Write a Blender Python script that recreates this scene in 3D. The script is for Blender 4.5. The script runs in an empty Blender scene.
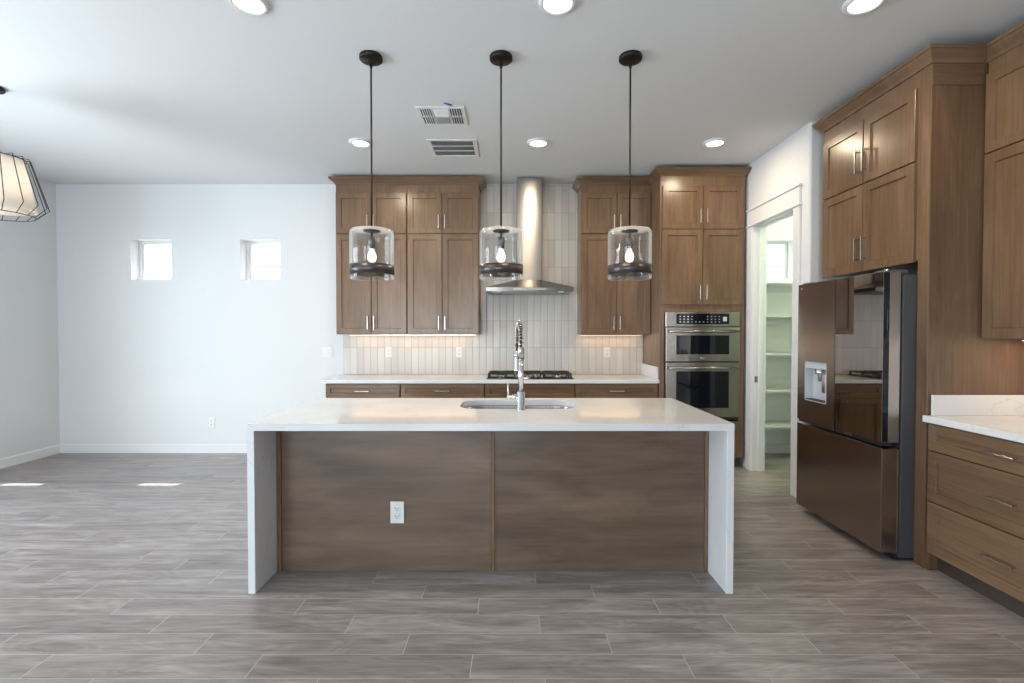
import bpy, bmesh, math, random
from mathutils import Vector, Matrix
random.seed(7)
S = bpy.context.scene
COL = S.collection
PI = math.pi

# ------------------------------------------------------------------ camera, world, sun, daylight, exposure
cam_d = bpy.data.cameras.new('camera'); cam = bpy.data.objects.new('camera', cam_d); COL.objects.link(cam)
cam.location = (0, 0, 1.40); cam.rotation_euler = (math.radians(90 - 1.05), 0, 0)
cam_d.sensor_width = 36; cam_d.lens = 490 / 1024 * 36; cam_d.clip_start = .05
S.camera = cam
S.view_settings.view_transform = 'Standard'; S.view_settings.look = 'None'
S.view_settings.gamma = 1; S.view_settings.use_curve_mapping = False
S.view_settings.exposure = 0.0
w = bpy.data.worlds.new('sky'); S.world = w; w.use_nodes = True
wb = w.node_tree.nodes['Background']; wb.inputs[0].default_value = (.80, .90, 1.0, 1); wb.inputs[1].default_value = 5.0
sun_d = bpy.data.lights.new('sun', 'SUN'); sun = bpy.data.objects.new('sun', sun_d); COL.objects.link(sun)
sun_d.energy = 16; sun_d.angle = math.radians(.5); sun_d.color = (1, .96, .90)
sun.rotation_euler = Vector((-.315, -1.21, -2.10)).to_track_quat('-Z', 'Y').to_euler()

def area(name, loc, direction, sx, sy, power, color, spread=180):
    d = bpy.data.lights.new(name, 'AREA'); o = bpy.data.objects.new(name, d); COL.objects.link(o)
    d.shape = 'RECTANGLE'; d.size = sx; d.size_y = sy; d.energy = power; d.color = color; d.spread = math.radians(spread)
    o.location = loc; o.rotation_euler = Vector(direction).to_track_quat('-Z', 'Y').to_euler()
    return o
# daylight through the sliding door in the left wall and the windows in the wall behind the camera
area('daylight_slider', (-5.55, 2.0, 1.25), (1, 0, 0), 2.4, 3.1, 270, (.83, .91, 1.0))
for wx in (-3.4, -1.0):
    area('daylight_rear_window', (wx, -3.85, 1.45), (0, 1, 0), 1.7, 2.1, 95, (.88, .94, 1.0))

# ------------------------------------------------------------------ node helpers
def new_mat(name):
    m = bpy.data.materials.new(name); m.use_nodes = True
    nt = m.node_tree; return m, nt, nt.nodes['Principled BSDF']
def node(nt, t, **k):
    n = nt.nodes.new(t)
    for a, v in k.items(): setattr(n, a, v)
    return n
def math_n(nt, op, a, b=None, c=None):
    n = node(nt, 'ShaderNodeMath', operation=op)
    for i, v in enumerate((a, b, c)):
        if v is None: continue
        if isinstance(v, (int, float)): n.inputs[i].default_value = v
        else: nt.links.new(v, n.inputs[i])
    return n.outputs[0]
def ramp(nt, fac, stops):
    n = node(nt, 'ShaderNodeValToRGB'); cr = n.color_ramp
    while len(cr.elements) < len(stops): cr.elements.new(.5)
    for e, (p, c) in zip(cr.elements, stops): e.position = p; e.color = (*c, 1)
    nt.links.new(fac, n.inputs[0]); return n.outputs[0]
def mixc(nt, fac, a, b, mode='MIX'):
    n = node(nt, 'ShaderNodeMix', data_type='RGBA', blend_type=mode)
    for i, v in ((0, fac), (6, a), (7, b)):
        if isinstance(v, (int, float)): n.inputs[i].default_value = v
        elif isinstance(v, tuple): n.inputs[i].default_value = (*v, 1)
        else: nt.links.new(v, n.inputs[i])
    return n.outputs[2]
def obj_coord(nt): return node(nt, 'ShaderNodeTexCoord').outputs['Object']
def mapping(nt, vec, scale=(1, 1, 1), loc=None):
    n = node(nt, 'ShaderNodeMapping'); nt.links.new(vec, n.inputs[0]); n.inputs['Scale'].default_value = scale
    if loc is not None: nt.links.new(loc, n.inputs['Location'])
    return n.outputs[0]
def noise(nt, vec, scale, detail=3, rough=.5, dist=0):
    n = node(nt, 'ShaderNodeTexNoise'); nt.links.new(vec, n.inputs['Vector'])
    n.inputs['Scale'].default_value = scale; n.inputs['Detail'].default_value = detail
    n.inputs['Roughness'].default_value = rough; n.inputs['Distortion'].default_value = dist
    return n.outputs['Fac']
def bump(nt, b, height, strength, dist=.002):
    n = node(nt, 'ShaderNodeBump'); nt.links.new(height, n.inputs['Height'])
    n.inputs['Strength'].default_value = strength; n.inputs['Distance'].default_value = dist
    nt.links.new(n.outputs[0], b.inputs['Normal'])
def plain(name, col, rough=.5, metal=0, spec=.5, bumpy=None):
    m, nt, b = new_mat(name)
    v = noise(nt, obj_coord(nt), 90, 2)
    c = ramp(nt, v, [(.3, tuple(x * .985 for x in col)), (.7, tuple(min(1, x * 1.015) for x in col))])
    nt.links.new(c, b.inputs['Base Color'])
    b.inputs['Roughness'].default_value = rough; b.inputs['Metallic'].default_value = metal
    b.inputs['Specular IOR Level'].default_value = spec
    if bumpy: bump(nt, b, noise(nt, obj_coord(nt), bumpy[0], 3), bumpy[1], bumpy[2])
    return m
def wood(name, dark, mid, light, axis, wt=.58, rough=.27, cl=(1.6, 6)):
    """stained maple: fine grain along axis, with soft cloudy figure"""
    m, nt, b = new_mat(name)
    rnd = node(nt, 'ShaderNodeObjectInfo').outputs['Random']
    comb = node(nt, 'ShaderNodeCombineXYZ')
    for i, k in enumerate((13., 7., 29.)): nt.links.new(math_n(nt, 'MULTIPLY', rnd, k), comb.inputs[i])
    co = obj_coord(nt)
    sc = [60, 60, 60]; sc[axis] = 2.2
    g = noise(nt, mapping(nt, co, tuple(sc), comb.outputs[0]), 1, 4, .6, .3)
    s2 = [cl[1]] * 3; s2[axis] = cl[0]
    c2 = noise(nt, mapping(nt, co, tuple(s2), comb.outputs[0]), 1, 4, .55, .6)
    f = math_n(nt, 'ADD', math_n(nt, 'MULTIPLY', g, 1 - wt), math_n(nt, 'MULTIPLY', c2, wt))
    f = math_n(nt, 'ADD', f, math_n(nt, 'MULTIPLY', math_n(nt, 'SUBTRACT', rnd, .5), .10))
    col = ramp(nt, f, [(.28, dark), (.5, mid), (.74, light)])
    nt.links.new(col, b.inputs['Base Color'])
    b.inputs['Roughness'].default_value = rough; b.inputs['Specular IOR Level'].default_value = .5
    bump(nt, b, g, .06, .001)
    return m

M = {}
WD = ((.104, .060, .033), (.162, .097, .055), (.230, .144, .087))
M['wood'] = wood('stained_maple', *WD, 2)
M['wood_cross'] = wood('stained_maple_cross_grain', *WD, 0)
M['wood_side'] = wood('stained_maple_along_depth', *WD, 1)
WI = ((.070, .045, .030), (.132, .086, .058), (.215, .142, .096))
M['island_wood'] = wood('stained_maple_veneer', *WI, 0, .80, .36, (1.3, 6.5))
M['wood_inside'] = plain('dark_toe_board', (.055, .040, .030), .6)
M['wall'] = plain('white_wall_paint', (.67, .675, .68), .7, bumpy=(220, .05, .001))
M['ceiling'] = plain('white_ceiling_paint', (.71, .71, .71), .85, bumpy=(130, .10, .002))
M['trim'] = plain('white_trim_paint', (.72, .72, .72), .35)
M['pantry_tinted'] = plain('wall_paint_with_green_light', (.78, .80, .76), .7)  # same wall paint, with the pantry's greenish light put into its colour
M['plastic'] = plain('white_plastic', (.74, .74, .735), .3)
M['plastic_slot'] = plain('dark_slot', (.03, .03, .03), .5)
M['chrome'] = plain('polished_chrome', (.70, .71, .74), .16, 1)
M['nickel'] = plain('brushed_nickel', (.50, .48, .45), .27, 1)
M['black_metal'] = plain('black_bronze_metal', (.022, .019, .018), .35, .7)
M['iron'] = plain('cast_iron', (.018, .018, .019), .5)
M['black_gloss'] = plain('black_glass', (.006, .007, .011), .04, 0, .42)
M['rubber'] = plain('dark_gasket', (.02, .02, .022), .5)
M['fridge_body'] = plain('graphite_cabinet_paint', (.085, .088, .095), .42, .3)
M['dispenser'] = plain('pale_grey_plastic', (.50, .53, .57), .3)
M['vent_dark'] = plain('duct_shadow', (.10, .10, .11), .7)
M['blue_plastic'] = plain('blue_plastic_tab', (.06, .10, .32), .4)

def steel(name, base, rough, aniso, axis='Z'):
    m, nt, b = new_mat(name)
    sc = (2, 2, 400) if axis == 'Z' else (400, 400, 2)
    g = noise(nt, mapping(nt, obj_coord(nt), sc), 1, 3)
    nt.links.new(ramp(nt, g, [(.3, tuple(x * .94 for x in base)), (.7, base)]), b.inputs['Base Color'])
    b.inputs['Metallic'].default_value = 1; b.inputs['Roughness'].default_value = rough
    if aniso:
        b.inputs['Anisotropic'].default_value = aniso
        t = node(nt, 'ShaderNodeTangent', direction_type='RADIAL', axis='Z'); nt.links.new(t.outputs[0], b.inputs['Tangent'])
        b.inputs['Anisotropic Rotation'].default_value = .25
    return m
M['steel'] = steel('brushed_steel', (.32, .31, .30), .25, .93)
M['oven_steel'] = steel('oven_steel', (.40, .375, .34), .26, .5)
M['steel_sink'] = steel('satin_sink_steel', (.46, .46, .46), .20, 0)
M['black_steel'] = steel('black_stainless', (.34, .285, .245), .22, .5)
M['edge_steel'] = steel('pale_edge_steel', (.42, .40, .38), .28, .4)
M['mirror_glass'] = plain('dark_mirror_glass', (.36, .33, .31), .025, 1)

def make_quartz():
    m, nt, b = new_mat('white_quartz')
    co = obj_coord(nt)
    base = ramp(nt, noise(nt, co, 2.2, 4), [(.3, (.66, .665, .675)), (.7, (.74, .745, .755))])
    v = noise(nt, mapping(nt, co, (1.0, 1.5, 1.2)), 1.5, 5, .55, 1.2)
    vein = math_n(nt, 'ABSOLUTE', math_n(nt, 'SUBTRACT', v, .5))
    vm = ramp(nt, vein, [(0, (1, 1, 1)), (.010, (0, 0, 0))])
    patch = ramp(nt, noise(nt, co, 1.7, 2), [(.50, (0, 0, 0)), (.68, (1, 1, 1))])
    fac = math_n(nt, 'MULTIPLY', math_n(nt, 'MULTIPLY', vm, patch), .50)
    speck = ramp(nt, noise(nt, co, 260, 1), [(.62, (0, 0, 0)), (.72, (1, 1, 1))])
    c = mixc(nt, fac, base, (.42, .41, .40))
    c = mixc(nt, math_n(nt, 'MULTIPLY', speck, .18), c, (.55, .54, .52))
    nt.links.new(c, b.inputs['Base Color']); b.inputs['Roughness'].default_value = .085
    return m
M['quartz'] = make_quartz()

def make_floor():
    """6x36 inch wood-look tiles in a one-third running bond with pale grout"""
    m, nt, b = new_mat('wood_look_tile')
    sx = node(nt, 'ShaderNodeSeparateXYZ'); nt.links.new(obj_coord(nt), sx.inputs[0])
    X, Y = sx.outputs[0], sx.outputs[1]
    W_, L_ = .1492, .912
    ry = math_n(nt, 'DIVIDE', math_n(nt, 'SUBTRACT', Y, 1.957), W_)
    row = math_n(nt, 'FLOOR', ry); fy = math_n(nt, 'SUBTRACT', ry, row)
    off = math_n(nt, 'SUBTRACT', .741, math_n(nt, 'MULTIPLY', row, .304))
    rx = math_n(nt, 'DIVIDE', math_n(nt, 'SUBTRACT', X, off), L_)
    colm = math_n(nt, 'FLOOR', rx); fx = math_n(nt, 'SUBTRACT', rx, colm)
    cid = node(nt, 'ShaderNodeCombineXYZ'); nt.links.new(row, cid.inputs[0]); nt.links.new(colm, cid.inputs[1])
    wn = node(nt, 'ShaderNodeTexWhiteNoise', noise_dimensions='2D'); nt.links.new(cid.outputs[0], wn.inputs['Vector'])
    rv, rc = wn.outputs['Value'], wn.outputs['Color']
    # grain, shifted tile by tile
    sh = node(nt, 'ShaderNodeVectorMath', operation='SCALE'); nt.links.new(rc, sh.inputs[0]); sh.inputs['Scale'].default_value = 37
    g1 = noise(nt, mapping(nt, obj_coord(nt), (2.6, 32, 1), sh.outputs[0]), 1, 6, .62, 1.1)
    g2 = noise(nt, mapping(nt, obj_coord(nt), (1.5, 9, 1), sh.outputs[0]), 1, 3, .5, 1.6)
    f = math_n(nt, 'ADD', math_n(nt, 'MULTIPLY', g1, .42), math_n(nt, 'MULTIPLY', g2, .44))
    # cathedral figure: rings of a stretched noise field
    rg_ = noise(nt, mapping(nt, obj_coord(nt), (1.1, 6.5, 1), sh.outputs[0]), 1, 2, .45, .5)
    rings = math_n(nt, 'PINGPONG', math_n(nt, 'MULTIPLY', rg_, 17), .5)
    f = math_n(nt, 'ADD', f, math_n(nt, 'MULTIPLY', rings, .11))
    f = math_n(nt, 'ADD', f, .02)
    f = math_n(nt, 'ADD', f, math_n(nt, 'MULTIPLY', math_n(nt, 'SUBTRACT', rv, .5), .085))
    col = ramp(nt, f, [(.28, (.125, .106, .099)), (.46, (.238, .209, .198)), (.60, (.350, .320, .310)), (.76, (.50, .475, .465))])
    gx = math_n(nt, 'LESS_THAN', math_n(nt, 'ABSOLUTE', math_n(nt, 'SUBTRACT', fx, .5)), .5 - .0017 / L_)
    gy = math_n(nt, 'LESS_THAN', math_n(nt, 'ABSOLUTE', math_n(nt, 'SUBTRACT', fy, .5)), .5 - .0013 / W_)
    tile = math_n(nt, 'MULTIPLY', gx, gy)
    nt.links.new(mixc(nt, tile, (.44, .42, .41), col), b.inputs['Base Color'])
    r = math_n(nt, 'ADD', .30, math_n(nt, 'MULTIPLY', g1, .06)); nt.links.new(r, b.inputs['Roughness'])
    bump(nt, b, math_n(nt, 'ADD', tile, math_n(nt, 'MULTIPLY', g1, .3)), .25, .0015)
    return m
M['floor'] = make_floor()

def make_backsplash():
    """3x12 inch glazed tiles standing upright in a stacked grid"""
    m, nt, b = new_mat('stacked_glazed_tile')
    sx = node(nt, 'ShaderNodeSeparateXYZ'); nt.links.new(obj_coord(nt), sx.inputs[0])
    X, Z = sx.outputs[0], sx.outputs[2]
    TW, TH = .0790, .3105
    rx = math_n(nt, 'DIVIDE', math_n(nt, 'ADD', X, 1.954), TW); cx = math_n(nt, 'FLOOR', rx); fx = math_n(nt, 'SUBTRACT', rx, cx)
    rz = math_n(nt, 'DIVIDE', math_n(nt, 'SUBTRACT', Z, .914), TH); cz = math_n(nt, 'FLOOR', rz); fz = math_n(nt, 'SUBTRACT', rz, cz)
    cid = node(nt, 'ShaderNodeCombineXYZ'); nt.links.new(cx, cid.inputs[0]); nt.links.new(cz, cid.inputs[1])
    wn = node(nt, 'ShaderNodeTexWhiteNoise', noise_dimensions='2D'); nt.links.new(cid.outputs[0], wn.inputs['Vector'])
    col = ramp(nt, wn.outputs['Value'], [(0, (.53, .49, .45)), (1, (.63, .595, .555))])
    ax = math_n(nt, 'ABSOLUTE', math_n(nt, 'SUBTRACT', fx, .5)); az = math_n(nt, 'ABSOLUTE', math_n(nt, 'SUBTRACT', fz, .5))
    tile = math_n(nt, 'MULTIPLY', math_n(nt, 'LESS_THAN', ax, .5 - .0020 / TW), math_n(nt, 'LESS_THAN', az, .5 - .0020 / TH))
    nt.links.new(mixc(nt, tile, (.33, .305, .28), col), b.inputs['Base Color'])
    b.inputs['Roughness'].default_value = .24; b.inputs['Specular IOR Level'].default_value = .4
    wob = noise(nt, mapping(nt, obj_coord(nt), (9, 1, 4)), 1, 2)
    # pillowed edges
    ed = ramp(nt, ax, [(.36, (1, 1, 1)), (.50, (0, 0, 0))])
    bump(nt, b, math_n(nt, 'ADD', math_n(nt, 'ADD', tile, ed), math_n(nt, 'MULTIPLY', wob, 1.2)), .35, .003)
    return m
M['tile'] = make_backsplash()

def thin_glass(name, tint, gloss=1.0, rough=0.0, edge=.0):
    m, nt, b = new_mat(name); nt.nodes.remove(b)
    out = nt.nodes['Material Output']
    tr = node(nt, 'ShaderNodeBsdfTransparent'); tr.inputs[0].default_value = (*tint, 1)
    gl = node(nt, 'ShaderNodeBsdfGlossy'); gl.inputs['Roughness'].default_value = rough
    lw = node(nt, 'ShaderNodeLayerWeight'); lw.inputs[0].default_value = .5
    fac = math_n(nt, 'MULTIPLY', math_n(nt, 'ADD', .04, math_n(nt, 'MULTIPLY', math_n(nt, 'POWER', lw.outputs['Facing'], 5.0), .96)), gloss)
    mx = node(nt, 'ShaderNodeMixShader'); nt.links.new(fac, mx.inputs[0]); nt.links.new(tr.outputs[0], mx.inputs[1]); nt.links.new(gl.outputs[0], mx.inputs[2])
    last = mx
    if edge:
        fc = node(nt, 'ShaderNodeLayerWeight'); fc.inputs[0].default_value = .35
        df = node(nt, 'ShaderNodeBsdfTranslucent'); df.inputs[0].default_value = (.9, .92, .93, 1)
        m2 = node(nt, 'ShaderNodeMixShader')
        nt.links.new(math_n(nt, 'MULTIPLY', math_n(nt, 'POWER', fc.outputs['Facing'], 2.0), edge), m2.inputs[0])
        nt.links.new(mx.outputs[0], m2.inputs[1]); nt.links.new(df.outputs[0], m2.inputs[2]); last = m2
    nt.links.new(last.outputs[0], out.inputs[0])
    return m
M['window_glass'] = thin_glass('window_glass', (.95, .97, .97), 1.0)
M['shade_glass'] = thin_glass('clear_shade_glass', (.93, .94, .945), 1.0, .02, .8)

def emit(name, col, strength):
    m, nt, b = new_mat(name)
    b.inputs['Base Color'].default_value = (*col, 1); b.inputs['Emission Color'].default_value = (*col, 1)
    b.inputs['Emission Strength'].default_value = strength
    return m
M['bulb_glass'] = emit('lit_bulb', (1, .84, .62), 1.7)
M['lens'] = emit('lit_led_lens', (1, .91, .76), 5)
M['filament'] = emit('lit_filament', (1, .78, .50), 14)
M['strip'] = emit('lit_led_strip', (1, .70, .38), 3)
M['display'] = emit('display_keys', (.45, .50, .55), .08)
def make_fabric():
    m, nt, b = new_mat('white_shade_fabric'); out = nt.nodes['Material Output']
    tl = node(nt, 'ShaderNodeBsdfTranslucent'); tl.inputs[0].default_value = (.93, .88, .82, 1)
    b.inputs['Base Color'].default_value = (.88, .87, .85, 1); b.inputs['Roughness'].default_value = .8
    bump(nt, b, noise(nt, mapping(nt, obj_coord(nt), (300, 300, 300)), 1, 2), .15, .001)
    mx = node(nt, 'ShaderNodeMixShader'); mx.inputs[0].default_value = .68
    nt.links.new(b.outputs[0], mx.inputs[1]); nt.links.new(tl.outputs[0], mx.inputs[2]); nt.links.new(mx.outputs[0], out.inputs[0])
    return m
M['fabric'] = make_fabric()
M['stucco'] = plain('pale_stucco', (.62, .60, .56), .9, bumpy=(60, .3, .004))
M['roof_tile'] = plain('grey_roof_tile', (.42, .42, .44), .8)
M['ground'] = plain('pale_gravel', (.48, .45, .40), .9)

# ------------------------------------------------------------------ mesh helpers
class MB:
    """collects shapes for one mesh"""
    def __init__(self): self.bm = bmesh.new()
    def _quad(self, vs, smooth=False):
        try:
            f = self.bm.faces.new(vs); f.smooth = smooth; return f
        except ValueError: return None
    def box(self, x0, y0, z0, x1, y1, z1, bev=0, seg=1):
        bm = self.bm
        v = [bm.verts.new((x, y, z)) for x in (x0, x1) for y in (y0, y1) for z in (z0, z1)]
        fs = [self._quad([v[i] for i in q]) for q in ((0, 1, 3, 2), (4, 6, 7, 5), (0, 4, 5, 1), (2, 3, 7, 6), (0, 2, 6, 4), (1, 5, 7, 3))]
        if bev:
            es = list({e for f in fs for e in f.edges})
            bmesh.ops.bevel(bm, geom=es, offset=bev, segments=seg, affect='EDGES', profile=.5)
        return self
    def loft(self, rings, cap0=True, cap1=True, smooth=False, closed=True):
        rr = [[self.bm.verts.new(p) for p in r] for r in rings]
        n = len(rr[0])
        for a, b in zip(rr, rr[1:]):
            for i in range(n if closed else n - 1):
                self._quad([a[i], a[(i + 1) % n], b[(i + 1) % n], b[i]], smooth)
        if cap0: self._quad(rr[0][::-1])
        if cap1: self._quad(rr[-1])
        return self
    def lathe(self, prof, c=(0, 0, 0), n=32, axis='z', cap=False, smooth=True):
        """prof: (radius, height) pairs; closed ends where radius is tiny or cap is set"""
        rings = []
        for r, h in prof:
            ring = []
            for i in range(n):
                a = 2 * PI * i / n; p, q = max(r, 1e-4) * math.cos(a), max(r, 1e-4) * math.sin(a)
                ring.append({'z': (c[0] + p, c[1] + q, c[2] + h), 'y': (c[0] + p, c[1] + h, c[2] - q), 'x': (c[0] + h, c[1] + p, c[2] + q)}[axis])
            rings.append(ring)
        return self.loft(rings, cap, cap, smooth)
    def cyl(self, a, b, r, n=16, r1=None):
        a, b = Vector(a), Vector(b); d = (b - a).normalized()
        u = d.orthogonal().normalized(); v = d.cross(u); r1 = r if r1 is None else r1
        rg = lambda p, q: [p + (u * math.cos(2 * PI * i / n) + v * math.sin(2 * PI * i / n)) * q for i in range(n)]
        rings = [rg(a, r), rg(b, r1)]
        rr = [[self.bm.verts.new(p) for p in x] for x in rings]
        for i in range(n): self._quad([rr[0][i], rr[0][(i + 1) % n], rr[1][(i + 1) % n], rr[1][i]], True)
        self._quad(rr[0][::-1]); self._quad(rr[1])
        return self
    def tube(self, pts, r, n=8, closed=False):
        pts = [Vector(p) for p in pts]; N = len(pts); rings = []; u = None
        for i, p in enumerate(pts):
            a = pts[i - 1] if (i or closed) else p; b = pts[(i + 1) % N] if (i < N - 1 or closed) else p
            d = (b - a).normalized()
            if u is None: u = d.orthogonal().normalized()
            u = (u - d * u.dot(d)); u = u.normalized() if u.length > 1e-6 else d.orthogonal().normalized()
            v = d.cross(u)
            rad = r[i] if isinstance(r, (list, tuple)) else r
            rings.append([p + (u * math.cos(2 * PI * k / n) + v * math.sin(2 * PI * k / n)) * rad for k in range(n)])
        if closed: rings.append(rings[0])
        return self.loft(rings, not closed, not closed, True)
    def sweep(self, path, prof):
        """prof (out, z) closed polygon swept along a plan path; out is to the right of travel, corners mitred"""
        P = [Vector((x, y)) for x, y in path]; rings = []
        nrm = lambda d: Vector((d.y, -d.x)).normalized()
        for i, p in enumerate(P):
            n0 = nrm(p - P[i - 1]) if i else None; n1 = nrm(P[i + 1] - p) if i < len(P) - 1 else None
            if n0 is None: mv = n1
            elif n1 is None: mv = n0
            else: mv = (n0 + n1) / (1 + n0.dot(n1))
            rings.append([(p.x + mv.x * o, p.y + mv.y * o, z) for o, z in prof])
        return self.loft(rings)
    def shaker(self, x0, x1, z0, z1, yf, t=.02, rail=.058, rec=.011):
        """five-piece door or drawer front, its face at y = yf looking towards -y"""
        def rc(i, y): return [(x0 + i, y, z0 + i), (x1 - i, y, z0 + i), (x1 - i, y, z1 - i), (x0 + i, y, z1 - i)]
        return self.loft([rc(0, yf + t), rc(0, yf + .002), rc(.002, yf), rc(rail, yf), rc(rail + .004, yf + rec), rc(rail + .005, yf + rec)])
    def plate_hole(self, outer, inner, z0, z1):
        """flat slab with one hole; outer and inner are loops of (x, y)"""
        bm = self.bm
        loops = {}
        for z in (z0, z1):
            es = []
            for key, lp in (('o', outer), ('i', inner)):
                vs = [bm.verts.new((x, y, z)) for x, y in lp]; loops[key, z] = vs
                es += [bm.edges.new((vs[i], vs[(i + 1) % len(vs)])) for i in range(len(vs))]
            bmesh.ops.triangle_fill(bm, edges=es, use_beauty=True)
        for key in 'oi':
            a, b = loops[key, z0], loops[key, z1]
            for i in range(len(a)): self._quad([a[i], a[(i + 1) % len(a)], b[(i + 1) % len(a)], b[i]])
        return self
    def build(self, name, mat, parent=None, loc=None):
        bmesh.ops.recalc_face_normals(self.bm, faces=self.bm.faces[:])
        me = bpy.data.meshes.new(name); self.bm.to_mesh(me); self.bm.free()
        me.materials.append(mat if not isinstance(mat, str) else M[mat])
        o = bpy.data.objects.new(name, me); COL.objects.link(o)
        if parent is not None: o.parent = parent
        if loc is not None: o.location = loc
        return o

def rrect(x0, y0, x1, y1, r, n=6):
    pts = []
    for cx, cy, a0 in ((x1 - r, y0 + r, -PI / 2), (x1 - r, y1 - r, 0), (x0 + r, y1 - r, PI / 2), (x0 + r, y0 + r, PI)):
        for k in range(n + 1):
            a = a0 + PI / 2 * k / n; pts.append((cx + r * math.cos(a), cy + r * math.sin(a)))
    return pts

def tag(o, label, cat, group=None):
    o['label'] = label; o['category'] = cat
    if group: o['group'] = group
    return o
def thing(name, label, cat, loc=(0, 0, 0), rz=0, group=None):
    o = bpy.data.objects.new(name, None); COL.objects.link(o); o.empty_display_size = .1
    o.location = loc; o.rotation_euler = (0, 0, rz)
    return tag(o, label, cat, group)
def struct(o): o['kind'] = 'structure'; return o
def copy_tree(o, parent=None):
    c = o.copy(); COL.objects.link(c)
    if parent is not None: c.parent = parent
    for ch in list(o.children): copy_tree(ch, c)
    return c

# ------------------------------------------------------------------ room shell
XL, XR, YB, YR, H, XP = -5.26, 3.08, 5.68, -3.6, 3.11, 2.42
T = .20
def wall_mesh(name, axis, a0, a1, z0, z1, p0, p1, holes=(), mat='wall', bev=None):
    """slab along x (axis 'x', thickness in y p0..p1) or along y, with rectangular holes (a0, a1, z0, z1)"""
    A = sorted({a0, a1, *[h[0] for h in holes], *[h[1] for h in holes]}); Z = sorted({z0, z1, *[h[2] for h in holes], *[h[3] for h in holes]})
    solid = {}
    for i in range(len(A) - 1):
        for j in range(len(Z) - 1):
            ca, cz = (A[i] + A[i + 1]) / 2, (Z[j] + Z[j + 1]) / 2
            solid[i, j] = not any(h[0] < ca < h[1] and h[2] < cz < h[3] for h in holes)
    mb = MB(); bm = mb.bm; cache = {}
    def V(a, p, z):
        k = (round(a, 5), round(p, 5), round(z, 5))
        if k not in cache: cache[k] = bm.verts.new((a, p, z) if axis == 'x' else (p, a, z))
        return cache[k]
    for (i, j), s in solid.items():
        if not s: continue
        a, b, c, d = A[i], A[i + 1], Z[j], Z[j + 1]
        for p in (p0, p1): mb._quad([V(a, p, c), V(b, p, c), V(b, p, d), V(a, p, d)])
        for di, dj, q in ((-1, 0, ((a, c), (a, d))), (1, 0, ((b, c), (b, d))), (0, -1, ((a, c), (b, c))), (0, 1, ((a, d), (b, d)))):
            if not solid.get((i + di, j + dj), False):
                (aa, ca), (ab, cb) = q
                mb._quad([V(aa, p0, ca), V(ab, p0, cb), V(ab, p1, cb), V(aa, p1, ca)])
    return struct(mb.build(name, mat))

WIN = [(-4.408, -3.936, 2.008, 2.476), (-3.140, -2.678, 2.008, 2.476), (2.78, 3.255, 2.02, 2.475)]
PX1 = 4.30
struct(MB().box(XL - T, YR - T, -.12, PX1 + T, YB + T, 0).build('floor', 'floor'))
struct(MB().box(XL - T - .5, YR - T - .5, H, PX1 + T + .5, YB + T, H + .25).build('ceiling', 'ceiling'))
wall_mesh('wall_back', 'x', XL - T, PX1 + T, 0, H, YB, YB + T, WIN)
SL = (.40, 3.60, .0, 2.44)
wall_mesh('wall_left', 'y', YR - T, YB, 0, H, XL - T, XL, [SL])
wall_mesh('wall_right', 'y', YR - T, 4.005, 0, H, XR, XR + T)
RW = [(wx - .85, wx + .85, .40, 2.50) for wx in (-3.4, -1.0)]
wall_mesh('wall_rear', 'x', XL, XR, 0, H, YR - T, YR, RW)
DO = (4.20, 4.94, 0, 2.475)
wall_mesh('wall_pantry_side', 'y', 4.10, YB, 0, H, XP, XP + .13, [DO])
# short return of the pantry wall beside the fridge, with a rounded drywall corner
mb = MB()
r = .022
ring = [(XP, 4.10)] + [(XP + r - r * math.cos(a), 4.005 + r - r * math.sin(a)) for a in [PI / 2 * k / 6 for k in range(7)]] + [(PX1, 4.005), (PX1, 4.10)]
mb.loft([[(x, y, 0) for x, y in ring], [(x, y, H) for x, y in ring]])
struct(mb.build('wall_pantry_end', 'wall'))
wall_mesh('wall_pantry_right', 'y', 4.10, YB, 0, H, PX1, PX1 + T, mat='pantry_tinted')
struct(MB().box(XP + .13, YB - .006, 2.475, PX1, YB - .001, H).box(XP + .13, YB - .006, 0, 2.78, YB - .001, 2.475).box(3.255, YB - .006, 0, PX1, YB - .001, 2.475).box(2.78, YB - .006, 0, 3.255, YB - .001, 2.02).build('wall_pantry_back', 'pantry_tinted'))

# baseboards
def base_prof(t=.014, h=.102): return [(0, 0), (t, 0), (t, h - .008), (t - .006, h), (0, h)]
for nm, path in (('baseboard_back', [(XL, YB), (-1.95, YB)]), ('baseboard_left', [(XL, SL[1] + .1), (XL, YB)]),
                 ('baseboard_rear', [(XR, YR), (XL, YR)]), ('baseboard_right', [(XR, .98), (XR, YR)])):
    struct(MB().sweep(path, base_prof()).build(nm, 'trim'))
for nm, path in (('baseboard_pantry', [(XP + .13, YB - .006), (PX1, YB - .006)]), ('baseboard_pantry_right', [(PX1, YB - .02), (PX1, 4.10)])):
    struct(MB().sweep(path, base_prof()).build(nm, 'trim'))

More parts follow.
